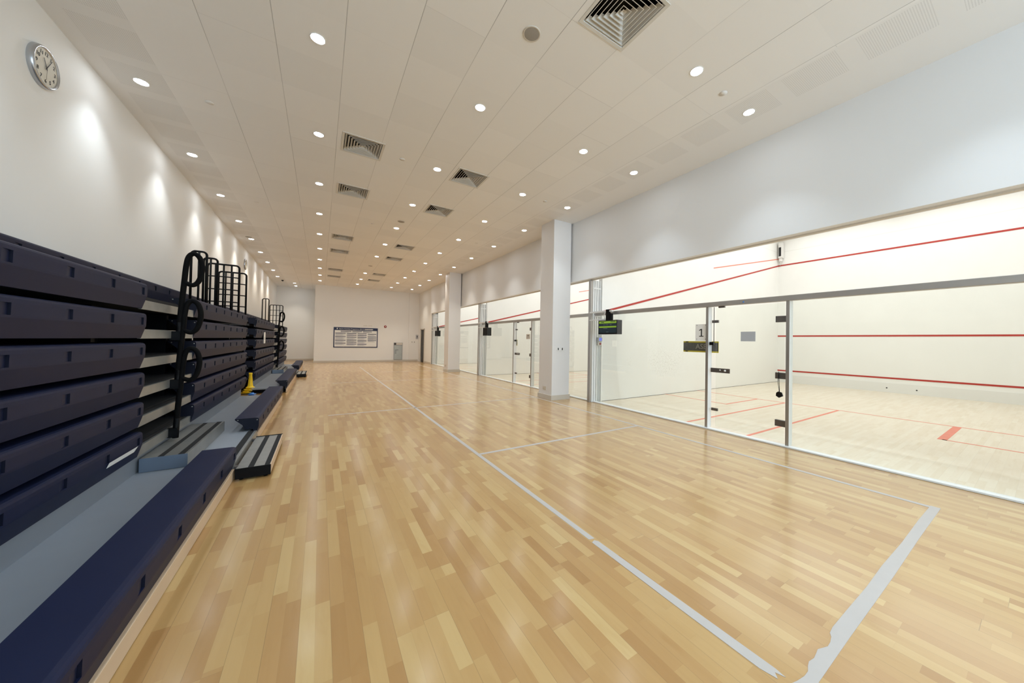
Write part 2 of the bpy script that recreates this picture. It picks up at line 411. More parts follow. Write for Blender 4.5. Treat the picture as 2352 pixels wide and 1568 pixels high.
# ------------------------------------------------------------------ squash courts
COURTS = [(-.55, 5.92), (6.04, 12.585), (12.69, 19.36)]
def court_shell(i, y0, y1):
    b = MB().box(XG+.03, FW+.1, y0, y1, -.2, 0, 'court_floor')
    z0, z1 = .0002, .0012
    def q(x0, x1, ya, yb, m='pale_red'): b.box(XG+x0, XG+x1, ya, yb, z0, z1, m)
    q(4.235, 4.285, y0, y1)                                             # short line
    q(.1, 4.24, y1-3.345, y1-3.295); q(.1, 4.24, y1-2.32, y1-2.27)      # half-court lines of both layouts
    q(2.66, 2.71, y1-1.65, y1); q(2.66, 4.24, y1-1.70, y1-1.65)         # service boxes
    q(2.66, 2.71, y0, y1-4.98); q(2.66, 4.24, y1-5.03, y1-4.93)
    struct(b, 'floor_court' + ('' if i == 0 else f'_{i+1}'))
    b = MB().box(FW, FW+.12, y0-.06, y1+.06, 0, CH, 'court')
    for za, zb in ((1.78, 1.83), (.43, .48), (4.57, 4.62)): b.box(FW-.008, FW, y0, y1, za, zb, 'red')
    b.box(FW-.02, FW, y0, y1, 0, .30, 'paper')
    if i == 0:
        for yy in (2.88, 2.24): b.lathe([(.001, -.024), (.018, -.024), (.018, -.02)], (FW, yy, .14), 'dark', 12, 'x')
    struct(b, f'wall_court_front' + ('' if i == 0 else f'_{i+1}'))
    b = MB().box(XG+.04, FW, y0-.06, y1+.06, CH, CH+.1, 'court'); struct(b, 'ceiling_court' + ('' if i == 0 else f'_{i+1}'))
    # side wall carrying the sloping out-line
    t = .055
    b = MB().box(5.72, FW, y1, y1+t, 0, CH, 'court')
    b.prism([(5.6+.12, 2.135), (FW, 4.57), (FW, 4.62), (5.6+.12, 2.185)], 'y', y1-.006, y1, 'red')
    b.box(5.75, FW, y1-.004, y1, 0, .008, 'alu_dark')
    if i < 2: b.prism([(10.6, 3.87), (FW, 4.85), (FW, 4.885), (10.6, 3.90)], 'y', y1-.004, y1, 'pale_red')
    struct(b, 'wall_court_left' + ('' if i == 0 else f'_{i+1}'))
    b = MB().box(5.72, FW, y0-t, y0, 0, CH, 'court')
    b.prism([(5.6+.12, 2.135), (FW, 4.57), (FW, 4.62), (5.6+.12, 2.185)], 'y', y0, y0+.006, 'red')
    struct(b, 'wall_court_right' + ('' if i == 0 else f'_{i+1}'))
for i, (a, c) in enumerate(COURTS): court_shell(i, a, c)

WHICH = ['nearest court', 'second court', 'third court']
def court_front(i, y0, y1, yb, yc):
    g = 'glass fronts of the squash courts'
    lab = ['clear glass squash court front with door, nearest the camera', 'clear glass court front between the two white columns', 'clear glass court front beyond the second white column'][i]
    r = thing('court_glass_front', lab, 'glass wall', (XG+.04, (y0+y1)/2, 0), g)
    MB().box(XG-.02, XG+.06, y0, y1-.02, 2.055, 2.132, 'alu_post').build('top_rail', r, .004)
    MB().box(XG-.045, XG+.06, y0, y1-.0, 0.0016, .022, 'alu').build('threshold_rail', r, .003)
    for y in (yb, yc):
        MB().box(XG-.005, XG+.006, y-.02, y+.02, .022, 2.055, 'alu_post').box(XG+.006, XG+.115, y-.0195, y+.0195, .022, 2.055, 'alu').build('post', r)
    MB().box(XG+.035, XG+.047, yb+.02, y1-.02, .022, 2.055, 'glass').build('glass_pane', r)
    MB().box(XG+.035, XG+.047, y0, yc-.02, .022, 2.055, 'glass').build('glass_pane', r)
    # door: a frameless leaf hung on three hinges
    dg = MB().box(XG+.05, XG+.062, yc+.06, yb-.13, .06, 2.035, 'glass').build('glass_door', r)
    for z in (1.76, .945, .265): 
        MB().box(XG+.035, XG+.075, yc+.02, yc+.165, z, z+.09, 'steel').box(XG+.03, XG+.035, yc+.02, yc+.085, z+.002, z+.088, 'steel').build('hinge', dg, .002)
    h = MB().box(XG+.03, XG+.05, yb-.36, yb-.05, .957, 1.03, 'steel'); h.build('handle_plate', dg, .002)
    MB().lathe([(.001, -.012), (.014, -.012), (.016, 0)], (XG+.03, yb-.29, .995), 'white', 12, 'x').build('turn_knob', dg); MB().lathe([(.001, -.01), (.009, -.01), (.01, 0)], (XG+.03, yb-.21, 1.0), 'white', 12, 'x').build('lock_cylinder', dg)
    for z in (1.785, .315): MB().box(XG+.04, XG+.07, yb-.165, yb-.06, z, z+.045, 'steel').build('latch', dg, .002)
    MB().box(XG+.02, XG+.06, yb-.10, yb-.03, 1.41, 1.465, 'gloss_black').build('strike_block', dg, .004)
    MB().box(XG+.03, XG+.065, yb-.27, yb-.17, 2.03, 2.056, 'steel').build('top_patch', dg, .003)
    if i == 0:
        MB().box(XG+.044, XG+.049, yb-.73, yb-.52, 1.48, 1.63, 'lightgrey').build('blur_patch', dg)  # grey plate put where a blurred-out square covers the door
        MB().lathe([(.001, -.006), (.011, -.005), (.012, 0)], (XG-.02, 2.6, 2.09), 'blue', 12, 'x').build('rail_bolt', r)
    # closer wire hanging inside the post gap
    MB().tube([(XG+.06, yb-.085, 1.45), (XG+.06, yb-.085, 2.05)], .006, 'steel', 6).build('cable', r)
    return r
court_front(0, -.6, 5.945, 3.185, 2.02); court_front(1, 6.05, 12.60, 9.95, 8.80); court_front(2, 12.7, 19.37, 16.68, 15.50)

def partition_post(yf, lab):
    r = thing('partition_post', lab, 'post', (5.54, yf+.04, 0), 'aluminium posts between courts')
    b = MB().box(5.38, 5.435, yf, yf+.085, 0, HS-.02, 'alu_post'); b.build('end_profile', r, .003)
    MB().box(5.435, 5.715, yf+.03, yf+.075, 0, HS-.02, 'alu_dark').build('core', r)
    for x0, x1 in ((5.449, 5.50), (5.516, 5.566), (5.584, 5.634), (5.648, 5.666), (5.680, 5.715)):
        MB().box(x0, x1, yf+.006, yf+.03, 0, HS-.02, 'alu').build('profile', r, .002)
    for z in (2.70, 2.04): MB().box(5.44, 5.70, yf-.003, yf+.006, z, z+.032, 'alu').build('tie_plate', r, .001)
    return r
partition_post(5.945, 'tall grooved aluminium post behind the lit green booking screen')
partition_post(12.60, 'tall grooved aluminium post between the two white columns')
partition_post(19.375, 'tall grooved aluminium post farthest along, past the second column')

def monitor(y0, y1, ypost, lit, lab):
    r = thing('court_monitor', lab, 'screen', (5.35, (y0+y1)/2, 1.605), 'screens hung beside the courts')
    x0, x1, z0, z1 = 5.27, 5.425, 1.605, 1.912
    MB().box(x0+.004, x1, y0, y1, z0, z1, 'darkgrey' if lit else 'gloss_black').build('housing', r, .006)
    MB().box(x0, x0+.006, y0, y1, z0, z1, 'gloss_black').build('bezel', r, .002)
    if lit:
        s = MB().box(x0-.001, x0+.001, y0+.02, y1-.02, z0+.03, z1-.018, 'screen')
        def bar(a, c, za, zb, m): s.box(x0-.002, x0-.0005, y0+.02+(1-c)*(y1-y0-.04), y0+.02+(1-a)*(y1-y0-.04), z0+.03+za*.26, z0+.03+zb*.26, m)
        bar(0, 1, .80, .98, 'screen_green'); bar(.0, 1, .44, .56, 'screen_green')
        for a, c, za, zb in ((.12, .30, .86, .92), (.68, .95, .90, .95)): s.box(x0-.003, x0-.0015, y0+.02+(1-c)*(y1-y0-.04), y0+.02+(1-a)*(y1-y0-.04), z0+.03+za*.26, z0+.03+zb*.26, 'screen')
        for a, c, za in ((.25, .38, .66), (.42, .55, .66), (.62, .74, .68), (.25, .5, .36), (.42, .56, .06)): bar(a, c, za, za+.035, 'screen_grey')
        s.build('display', r)
    else:
        MB().box(x0-.001, x0+.001, y0+.02, y1-.02, z0+.025, z1-.02, 'black').build('display', r)
    ym = y0+.34
    MB().box(5.345, 5.40, ym-.02, ym+.075, z1-.01, 2.16, 'black').build('neck', r, .003)
    MB().box(5.33, 5.41, ym-.09, ym+.0, z1-.005, 2.07, 'black').build('clamp', r, .003)
    MB().box(5.36, 5.40, ym-.1, ypost+.02, 2.105, 2.142, 'alu').build('arm', r, .003)
    MB().box(5.36, 5.40, y1-.1, ypost+.02, 1.93, 1.955, 'alu').build('lower_arm', r, .002)
    MB().tube([(5.36, ym+.11, 2.11), (5.35, ym+.13, 2.04), (5.35, ym+.10, 1.92)], .006, 'white', 6).build('cable', r)
    return r
monitor(5.0, 5.56, 5.945, True, 'lit booking screen with green bars beside nearest court')
monitor(11.50, 11.95, 12.60, False, 'black switched off screen on post between the columns')
monitor(17.85, 18.37, 19.375, False, 'black switched off screen farthest along the hall')

# light timer on the near post
r = thing('court_light_controller', 'small grey control box with blue display on near post', 'controller', (5.62, 5.93, 1.35))
MB().box(5.585, 5.71, 5.88, 5.944, 1.44, 1.545, 'lightgrey').build('case', r, .004)
MB().box(5.605, 5.685, 5.878, 5.881, 1.465, 1.53, 'screen_blue').build('display', r)
MB().box(5.59, 5.70, 5.90, 5.944, 1.35, 1.435, 'offwhite').build('switch_box', r, .004)
MB().lathe([(.001, -.03), (.02, -.028), (.022, 0)], (5.65, 5.90, 1.392), 'bright_red', 14, 'y').build('push_button', r)

# signs on the glass
r = thing('court_number_sign', 'white square sign with black number 1 on glass', 'sign', (XG+.03, 3.305, 1.48))
MB().box(XG+.028, XG+.034, 3.208, 3.412, 1.48, 1.77, 'paper').build('panel', r, .001)
b = MB(); n0 = lambda *q: b.prism([(3.305-a, 1.622+c) for a, c in q], 'x', XG+.0265, XG+.0285, 'ink')
n0((-.006, -.068), (.014, -.068), (.014, .066), (-.006, .066)); n0((-.006, .066), (-.038, .046), (-.038, .032), (-.006, .046)); n0((-.036, -.068), (.042, -.068), (.042, -.054), (-.036, -.054)); b.build('numeral', r)
b = MB()
for yy in (3.385, 3.228):
    for zz in (1.752, 1.51): b.lathe([(.001, -.003), (.006, -.002), (.007, 0)], (XG+.028, yy, zz), 'steel', 8, 'x')
b.build('screws', r)
def advert(y0, y1, z0, z1, label, txt):
    r = thing('advert_sign', label, 'sign', (XG+.125, (y0+y1)/2, z0), 'advert boards behind the glass posts')
    MB().box(XG+.122, XG+.130, y0, y1, z0, z1, 'sign_yellow').build('board', r)
    h = (z1-z0)
    MB().box(XG+.120, XG+.123, y0+.002, y1-.002, z0+.13*h, z1-.13*h, 'sign_dark').build('photo_panel', r)
    if txt:
        text('ASB', .125, 'sign_text', 'lettering', r, (XG+.119, y0+.30, (z0+z1)/2), (0, -1, 0), (0, 0, 1))
        b = MB().box(XG+.119, XG+.122, y1-.10, y1-.045, z1-.10*h, z1-.03*h, 'ink').box(XG+.119, XG+.122, y1-.09, y1-.04, z0+.03*h, z0+.10*h, 'ink'); b.build('logo_marks', r)
advert(3.055, 3.70, 1.28, 1.475, 'long yellow edged advert board behind first glass post', True)
advert(9.90, 10.19, 1.27, 1.47, 'small square yellow edged board on second court glass', False)
r = thing('court_notice', 'small pinkish grey notice on second court glass door', 'notice', (XG+.05, 9.07, 1.5))
MB().box(XG+.043, XG+.049, 8.96, 9.18, 1.49, 1.645, 'offwhite').build('sheet', r)
MB().box(XG+.0415, XG+.0432, 9.05, 9.09, 1.58, 1.62, 'ink').box(XG+.0415, XG+.0432, 9.0, 9.14, 1.535, 1.545, 'poster_grey').build('print', r)
# tag on a string from the middle hinge
r = thing('hanging_tag', 'black tag hanging on a string from the door hinge', 'tag', (XG+.02, 2.12, .70))
MB().tube([(XG+.02, 2.135, 1.05), (XG+.018, 2.14, .9), (XG+.02, 2.125, .76)], .003, 'black', 6).tube([(XG+.02, 2.135, 1.05), (XG+.018, 2.125, .9), (XG+.02, 2.12, .76)], .003, 'black', 6).build('string', r)
MB().prism([(2.075, .705), (2.125, .675), (2.165, .70), (2.16, .745), (2.135, .765), (2.09, .755)], 'x', XG+.008, XG+.026, 'gloss_black').build('fob', r, .003)
# white camera box high in the court corner
r = thing('court_camera', 'white boxed camera high in the court corner', 'camera', (FW-.12, 5.85, 4.7))
MB().box(FW-.20, FW-.02, 5.72, 5.86, 4.86, 5.46, 'white').build('case', r, .01)
MB().box(FW-.205, FW-.2, 5.76, 5.84, 4.93, 5.28, 'ink').build('window', r)
MB().box(FW-.17, FW-.04, 5.76, 5.84, 4.74, 4.86, 'white').build('bracket', r, .006)
MB().tube([(FW-.1, 5.80, 4.76), (FW-.06, 5.84, 4.60)], .02, 'white', 8).build('conduit', r)

# ================================================================== CEILING FITTINGS
LX = [(-1.85, 'row along the bleacher wall'), (-.087, 'second row out from the bleacher wall'), (1.658, 'middle row of the ceiling'), (3.395, 'row next to the court side row'), (4.553, 'row along the court side')]
SP = 1.8706
proto = thing('downlight', '', 'ceiling light', (0, 0, ZC), '')
MB().lathe([(.070, .0), (.070, -.003), (.066, -.005), (.060, -.003), (.058, .0)], (0, 0, ZC), 'white', 32).build('trim_ring', proto)
MB().lathe([(.0005, -.002), (.04, -.002), (.059, -.0015)], (0, 0, ZC), 'lamp', 32).build('lens', proto)
for o in kids(proto): pass
index(proto)
LE = 53.
def spot(loc, e, k=0):
    l = bpy.data.lights.new('downlight_beam', 'SPOT'); l.energy = e; l.spot_size = math.radians(90); l.spot_blend = .9; l.shadow_soft_size = .05; f = min(1., max(0., (k-1)/6)); l.color = tuple(a+(b-a)*f for a, b in zip(COOL, WARM))
    o = bpy.data.objects.new('downlight_beam', l); COL.objects.link(o); o.location = loc
    return o
COOL, WARM = (.75, .885, 1.), (1., .93, .80)      # far lamps tinted warmer and boosted to warm and lift the far end
first_k = [2, 1, 1, 0, 0]
n_done = 0
for ri, (x, row) in enumerate(LX):
    cnt = 0
    for k in range(-3, 11):
        y = 2.11+SP*k
        spot((x, y, ZC-.03), (.78 if ri == 0 else 1.)*LE*(1+.085*max(0, min(k, 9)-1)), k)
        if k >= first_k[ri]:
            lab = f'round lit downlight, {ordinal(cnt)} from the near end, {row}'
            if n_done == 0: proto.location = (x, y, ZC); proto['label'] = lab; proto['group'] = 'recessed ceiling downlights'
            else: dup(proto, (x, y, ZC), lab, 'recessed ceiling downlights')
            cnt += 1; n_done += 1
for q, y in enumerate((22.7, 23.9)):
    spot((-1.27, y, ZC-.03), LE*1.1, 9); dup(proto, (-1.27, y, ZC), 'round lit downlight in the far recess, ' + ('nearer the hall' if q == 0 else 'nearer its back wall'), 'recessed ceiling downlights')

# square four-way air diffusers
vx, vy = VENTS[0]
vp = thing('air_diffuser', '', 'air vent', (vx, vy, ZC), 'square ceiling air diffusers')
def ring(b, a0, z0, a1, z1, m):
    c = [(-1, -1), (1, -1), (1, 1), (-1, 1)]
    for i in range(4):
        p, q = c[i], c[(i+1) % 4]
        b.face([(vx+p[0]*a0, vy+p[1]*a0, z0), (vx+q[0]*a0, vy+q[1]*a0, z0), (vx+q[0]*a1, vy+q[1]*a1, z1), (vx+p[0]*a1, vy+p[1]*a1, z1)], m)
b = MB(); ring(b, .2875, ZC, .286, ZC-.006, 'vent'); ring(b, .286, ZC-.006, .256, ZC-.004, 'vent'); ring(b, .256, ZC-.004, .244, ZC+.03, 'vent'); b.build('frame', vp)
for a in (.238, .200, .162, .124, .086, .048):
    b = MB(); ring(b, a, ZC+.002, a-.024, ZC+.038, 'vent'); ring(b, a-.0015, ZC+.0035, a-.0255, ZC+.0395, 'vent'); ring(b, a, ZC+.002, a-.0015, ZC+.0035, 'vent')
    ring(b, a+.004, ZC-.002, a, ZC+.002, 'vent'); ring(b, a+.004, ZC-.002, a-.002, ZC-.002, 'vent'); ring(b, a-.002, ZC-.002, a-.002, ZC+.003, 'vent')
    b.build('louvre', vp)
b = MB(); ring(b, .022, ZC+.004, .001, ZC+.02, 'vent'); b.build('centre_cone', vp)
b = MB(); ring(b, .2875, ZC, .2875, ZC+.2, 'dark'); b.face([(vx-.2875, vy-.2875, ZC+.2), (vx+.2875, vy-.2875, ZC+.2), (vx+.2875, vy+.2875, ZC+.2), (vx-.2875, vy+.2875, ZC+.2)], 'dark'); b.build('plenum', vp)
index(vp)
ca = cb = 0
for i, (x, y) in enumerate(VENTS):
    if x < 1: lab = f'square louvred air diffuser, {ordinal(ca)} from the near end, row nearer the bleachers'; ca += 1
    else: lab = f'square louvred air diffuser, {ordinal(cb)} from the near end, row nearer the courts'; cb += 1
    if i == 0: vp['label'] = lab
    else: dup(vp, (x, y, ZC), lab)

SPK = [(1.66, 2.74, 'round grey ceiling speaker, nearest, beside the largest air diffuser'), (1.66, 8.98, 'round grey ceiling speaker in middle row, beyond the nearest one'), (1.66, 15.2, 'tiny round ceiling speaker in middle row near far end'), (-1.88, 13.1, 'round grey ceiling speaker along the bleacher wall row')]
sp = thing('ceiling_speaker', SPK[0][2], 'speaker', (SPK[0][0], SPK[0][1], ZC), 'round ceiling speakers')
MB().lathe([(.086, 0), (.086, -.005), (.080, -.008), (.073, -.006)], (SPK[0][0], SPK[0][1], ZC), 'offwhite', 32).build('rim', sp)
MB().lathe([(.0005, -.009), (.05, -.0085), (.074, -.006)], (SPK[0][0], SPK[0][1], ZC), 'grille', 32).build('grille', sp)
index(sp)
for x, y, l in SPK[1:]: dup(sp, (x, y, ZC), l)
SPR = [(x, 2.12+3.735*k, n) for x, n in ((-1.26, 'near the bleacher wall'), (1.08, 'along the middle of the ceiling'), (3.955, 'on the court side')) for k in range(0, 6)]
sc = None; counts = {}
for x, y, n in SPR:
    if (x < 0 and y < 5) or (.5 < x < 2 and y < 5): continue
    c = counts.get(n, 0); counts[n] = c+1
    lab = f'flat round sprinkler cover, {ordinal(c)} from the near end, {n}'
    if sc is None:
        sc = thing('ceiling_sprinkler', lab, 'sprinkler', (x, y, ZC), 'flat ceiling sprinkler covers')
        MB().lathe([(.030, 0), (.030, -.002), (.044, -.002), (.044, -.004), (.0005, -.0045)], (x, y, ZC), 'white', 24).build('cover_plate', sc); index(sc)
    else: dup(sc, (x, y, ZC), lab)
r = thing('dome_camera', 'small black dome camera under ceiling at far end', 'security camera', (-1.72, 21.7, ZC-.1))
MB().lathe([(.07, 0), (.07, -.03), (.06, -.035)], (-1.72, 21.7, ZC), 'white', 20).build('mount', r)
MB().lathe([(.058, -.03), (.05, -.065), (.03, -.088), (.0005, -.097)], (-1.72, 21.7, ZC), 'gloss_black', 20).build('dome', r)

# ================================================================== WALL THINGS
def clock(y, z, lab):
    r = thing('wall_clock', lab, 'clock', (XL, y, z), 'round silver wall clocks')
    c = (XL, y, z); R = .185
    MB().lathe([(R*.99, .0), (R, .015), (R*.985, .033), (R*.95, .043), (R*.90, .043), (R*.86, .034)], c, 'clock_rim', 48, 'x').build('rim', r)
    MB().lathe([(.0005, .032), (R*.87, .032)], c, 'clock_face', 48, 'x').build('face', r)
    xf = XL+.0335
    # clock reads facing +X: right of the dial is +Y
    for n in range(1, 13):
        a = n/12*2*PI; text(str(n), .048, 'ink', 'numeral', r, (xf, y+math.sin(a)*R*.66, z+math.cos(a)*R*.66), (0, 1, 0), (0, 0, 1), .0008)
    b = MB()
    for n in range(12):
        a = n/12*2*PI; b.lathe([(.0005, .001), (.0025, .0008)], (xf, y+math.sin(a)*R*.79, z+math.cos(a)*R*.79), 'ink', 6, 'x')
    b.build('minute_dots', r)
    def hand(nm, a, L, w, dx, back=.02):
        d = Vector((0, math.sin(a), math.cos(a))); s = Vector((0, math.cos(a), -math.sin(a))); o = Vector((xf+dx, y, z))
        q = [o-d*back+s*w, o+d*L+s*w*.6, o+d*L-s*w*.6, o-d*back-s*w]
        bb = MB(); bb.prism([(p.y, p.z) for p in q], 'x', xf+dx, xf+dx+.0012, 'ink'); bb.build(nm, r)
    hand('hour_hand', (11.1/12)*2*PI, .082, .0045, .003); hand('minute_hand', (5.5/60)*2*PI, .125, .0035, .005); hand('second_hand', (30.5/60)*2*PI, .11, .001, .007)
    return r
clock(5.045, 3.865, 'round silver wall clock high on near bleacher wall')
clock(14.9, 3.86, 'small distant silver clock above the guard rails')

# notice board
yb = YE-.012
r = thing('notice_board', 'wide blue framed notice board with columns on end wall', 'poster', (1.79, yb, .865))
MB().box(.63, 2.95, yb-.008, YE-.002, .865, 2.045, 'poster_navy').build('backing', r)
MB().box(.68, 2.90, yb-.012, yb-.006, .915, 1.875, 'paper').build('sheet', r)
text('Sports Activities Programme (2017/18)', .088, 'paper', 'title', r, (1.60, yb-.010, 1.955), (1, 0, 0), (0, 0, 1))
b = MB()
for k in range(10): b.box(2.27+k*.042, 2.30+k*.042, yb-.011, yb-.008, 1.925, 1.985, 'paper')
b.box(.78, .83, yb-.011, yb-.008, 1.93, 2.0, 'paper'); b.build('title_characters', r)
bars, greys = MB(), MB()
def hbar(x0, x1, z): bars.box(x0, x1, yb-.014, yb-.011, z-.016, z+.016, 'poster_navy')
def gbar(x0, x1, z0, z1):
    n = int((z1-z0)/.02)
    for k in range(n): greys.box(x0+.01, x1-.01-.05*((k*7) % 4), yb-.0135, yb-.011, z1-.02*k-.016, z1-.02*k-.004, 'poster_grey')
for x0, x1 in ((.98, 1.53), (1.57, 2.09), (2.13, 2.62)): hbar(x0, x1, 1.82); gbar(x0, x1, 1.74, 1.80)
cols = [(.71, 1.24, [1.705, 1.50, 1.295, 1.115]), (1.29, 1.80, [1.70, 1.59, 1.48, 1.305, 1.19, 1.08]), (1.85, 2.34, [1.69, 1.585, 1.48, 1.27, 1.06]), (2.40, 2.87, [1.68, 1.51, 1.405, 1.30])]
for x0, x1, zs in cols:
    for q, z in enumerate(zs):
        hbar(x0, x1, z); nxt = zs[q+1] if q+1 < len(zs) else z-.15
        gbar(x0, x1, nxt+.03, z-.024)
bars.build('headings', r); greys.build('small_print', r)
r = thing('wall_lettering', 'faint grey lettering on the wall above notice board', 'lettering', (2.4, YE-.004, 2.16))
b = MB()
for k in range(11):
    if k == 5: continue
    x = 2.16+k*.044; b.box(x, x+.026, YE-.004, YE, 2.16, 2.20, 'base')
b.build('letters', r)
r = thing('fire_alarm_bell', 'small round red alarm bell high on end wall', 'alarm', (3.37, YE, 2.17))
MB().lathe([(.075, 0), (.075, -.03), (.06, -.05), (.03, -.058)], (3.37, YE, 2.17), 'bright_red', 28, 'y').build('gong', r)
MB().lathe([(.03, -.05), (.03, -.062), (.0005, -.064)], (3.37, YE, 2.17), 'white', 18, 'y').build('white_centre', r)  # raised disc coloured white at the bell's middle
r = thing('recessed_bin_cabinet', 'upright stainless steel cabinet low on the end wall', 'cabinet', (4.15, YE, .11))
MB().box(3.89, 4.40, YE-.03, YE, .11, 1.185, 'steel').build('frame', r, .003)
MB().box(3.905, 4.385, YE-.04, YE-.028, .125, 1.02, 'stainless').build('door', r, .002)
b = MB().box(3.905, 4.385, YE-.038, YE-.028, 1.045, 1.175, 'offwhite').box(3.905, 4.02, YE-.041, YE-.037, 1.05, 1.17, 'darkgrey'); b.build('top_flap', r)
b = MB()
for z, w in ((.73, .20), (.66, .09), (.585, .08), (.52, .09)): b.box(3.95, 3.95+w, YE-.042, YE-.039, z-.012, z+.012, 'darkgrey')
b.build('lettering', r)
def switch(x, y, z, lab, nm='light_switch'):
    r = thing(nm, lab, 'switch', (x, y, z), 'wall switches')
    MB().box(x-.043, x+.043, y-.010, y, z-.043, z+.043, 'white').build('plate', r, .002)
    MB().box(x-.016, x+.012, y-.016, y-.009, z-.026, z+.026, 'darkgrey').build('rocker', r, .001)
switch(4.905, 6.58, 1.245, 'white switch plate on near column, farther from courts'); switch(5.03, 6.58, 1.245, 'white switch plate on near column, beside the court side')
switch(4.97, YE-.05, 1.24, 'small dark switch on end wall beside steel cabinet'); switch(5.12, YE-.05, 1.24, 'small dark switch on end wall beside number 4')
def outlet(y, lab):
    r = thing('power_outlet', lab, 'socket', (4.73, y, .27), 'low column sockets')
    MB().box(4.718, 4.73, y-.075, y+.075, .225, .312, 'offwhite').build('plate', r, .002)
    MB().box(4.714, 4.719, y-.02, y+.04, .25, .29, 'base').build('insert', r)
outlet(6.875, 'low beige double socket on side of near column'); outlet(14.70, 'low socket on the side of the second column')
r = thing('court_number_sign', 'small grey sign with number 4 by the far door', 'sign', (5.28, YE-.05, 1.42))
MB().box(5.20, 5.355, YE-.056, YE-.05, 1.43, 1.71, 'lightgrey').build('panel', r)
text('4', .2, 'ink', 'numeral', r, (5.285, YE-.058, 1.575), (1, 0, 0), (0, 0, 1))

# ================================================================== BLEACHERS
PROF = [(-.25, -.012), (-.25, 0), (-.035, 0), (-.018, -.003), (-.007, -.010), (-.0015, -.021), (0, -.042), (-.001, -.106), (-.002, -.118), (-.031, -.225), (-.055, -.225), (-.060, -.152), (-.146, -.146), (-.172, -.086)]
def bench(parent, y0, y1, xf, zt, notch_from=None, nm='bench_seat', H=1.):
    b = MB(); prof = [(xf+px, zt+pz*H) for px, pz in PROF]; n = len(prof)
    ns = []
    if notch_from is not None:
        y = notch_from
        while y-.08 > y0+.03: ns.append((y-.075, y)); y -= .503
    cuts = sorted({y0, y1} | {q for s in ns for q in s})
    for a, c in zip(cuts[:-1], cuts[1:]):
        hole = (a, c) in ns
        for i in range(n):
            p, q = prof[i], prof[(i+1) % n]
            if hole and i == 6:
                d = .012
                A, B, C, D = (p[0], a, p[1]), (p[0], c, p[1]), (q[0], c, q[1]), (q[0], a, q[1])
                B2, C2 = (p[0]-d, c, p[1]), (q[0]-d, c, q[1])
                b.face([A, B2, C2, D], 'navy'); b.face([A, B, B2], 'navy'); b.face([D, C2, C], 'navy'); b.face([B, C, C2, B2], 'navy_cap_notch_shade')  # far side of the notch gets the darker navy, its shade painted in
            else: b.face([(p[0], a, p[1]), (p[0], c, p[1]), (q[0], c, q[1]), (q[0], a, q[1])], 'navy', 1 < i < 6)
    o = b.build(nm, parent)
    for y, s in ((y0, -1), (y1, 1)):
        e = MB(); e.prism(prof, 'y', y, y+s*.005, 'navy_cap_notch_shade')
        for px, pz in ((-.22, -.018), (-.02, -.03), (-.044, -.205)): e.lathe([(.0005, s*.003), (.006, s*.002), (.007, 0)], (xf+px, y+s*.005, zt+pz*H), 'galv', 8, 'y')
        e.build('end_cap', o)
    return o

def smooth(pts, k=6):
    out = []; P = [Vector(p) for p in pts]
    for i in range(len(P)-1):
        p0, p1, p2, p3 = P[max(i-1, 0)], P[i], P[i+1], P[min(i+2, len(P)-1)]
        for j in range(k):
            t = j/k; out.append(.5*((2*p1)+(-p0+p2)*t+(2*p0-5*p1+4*p2-p3)*t*t+(-p0+3*p1-3*p2+p3)*t**3))
    return out+[P[-1]]

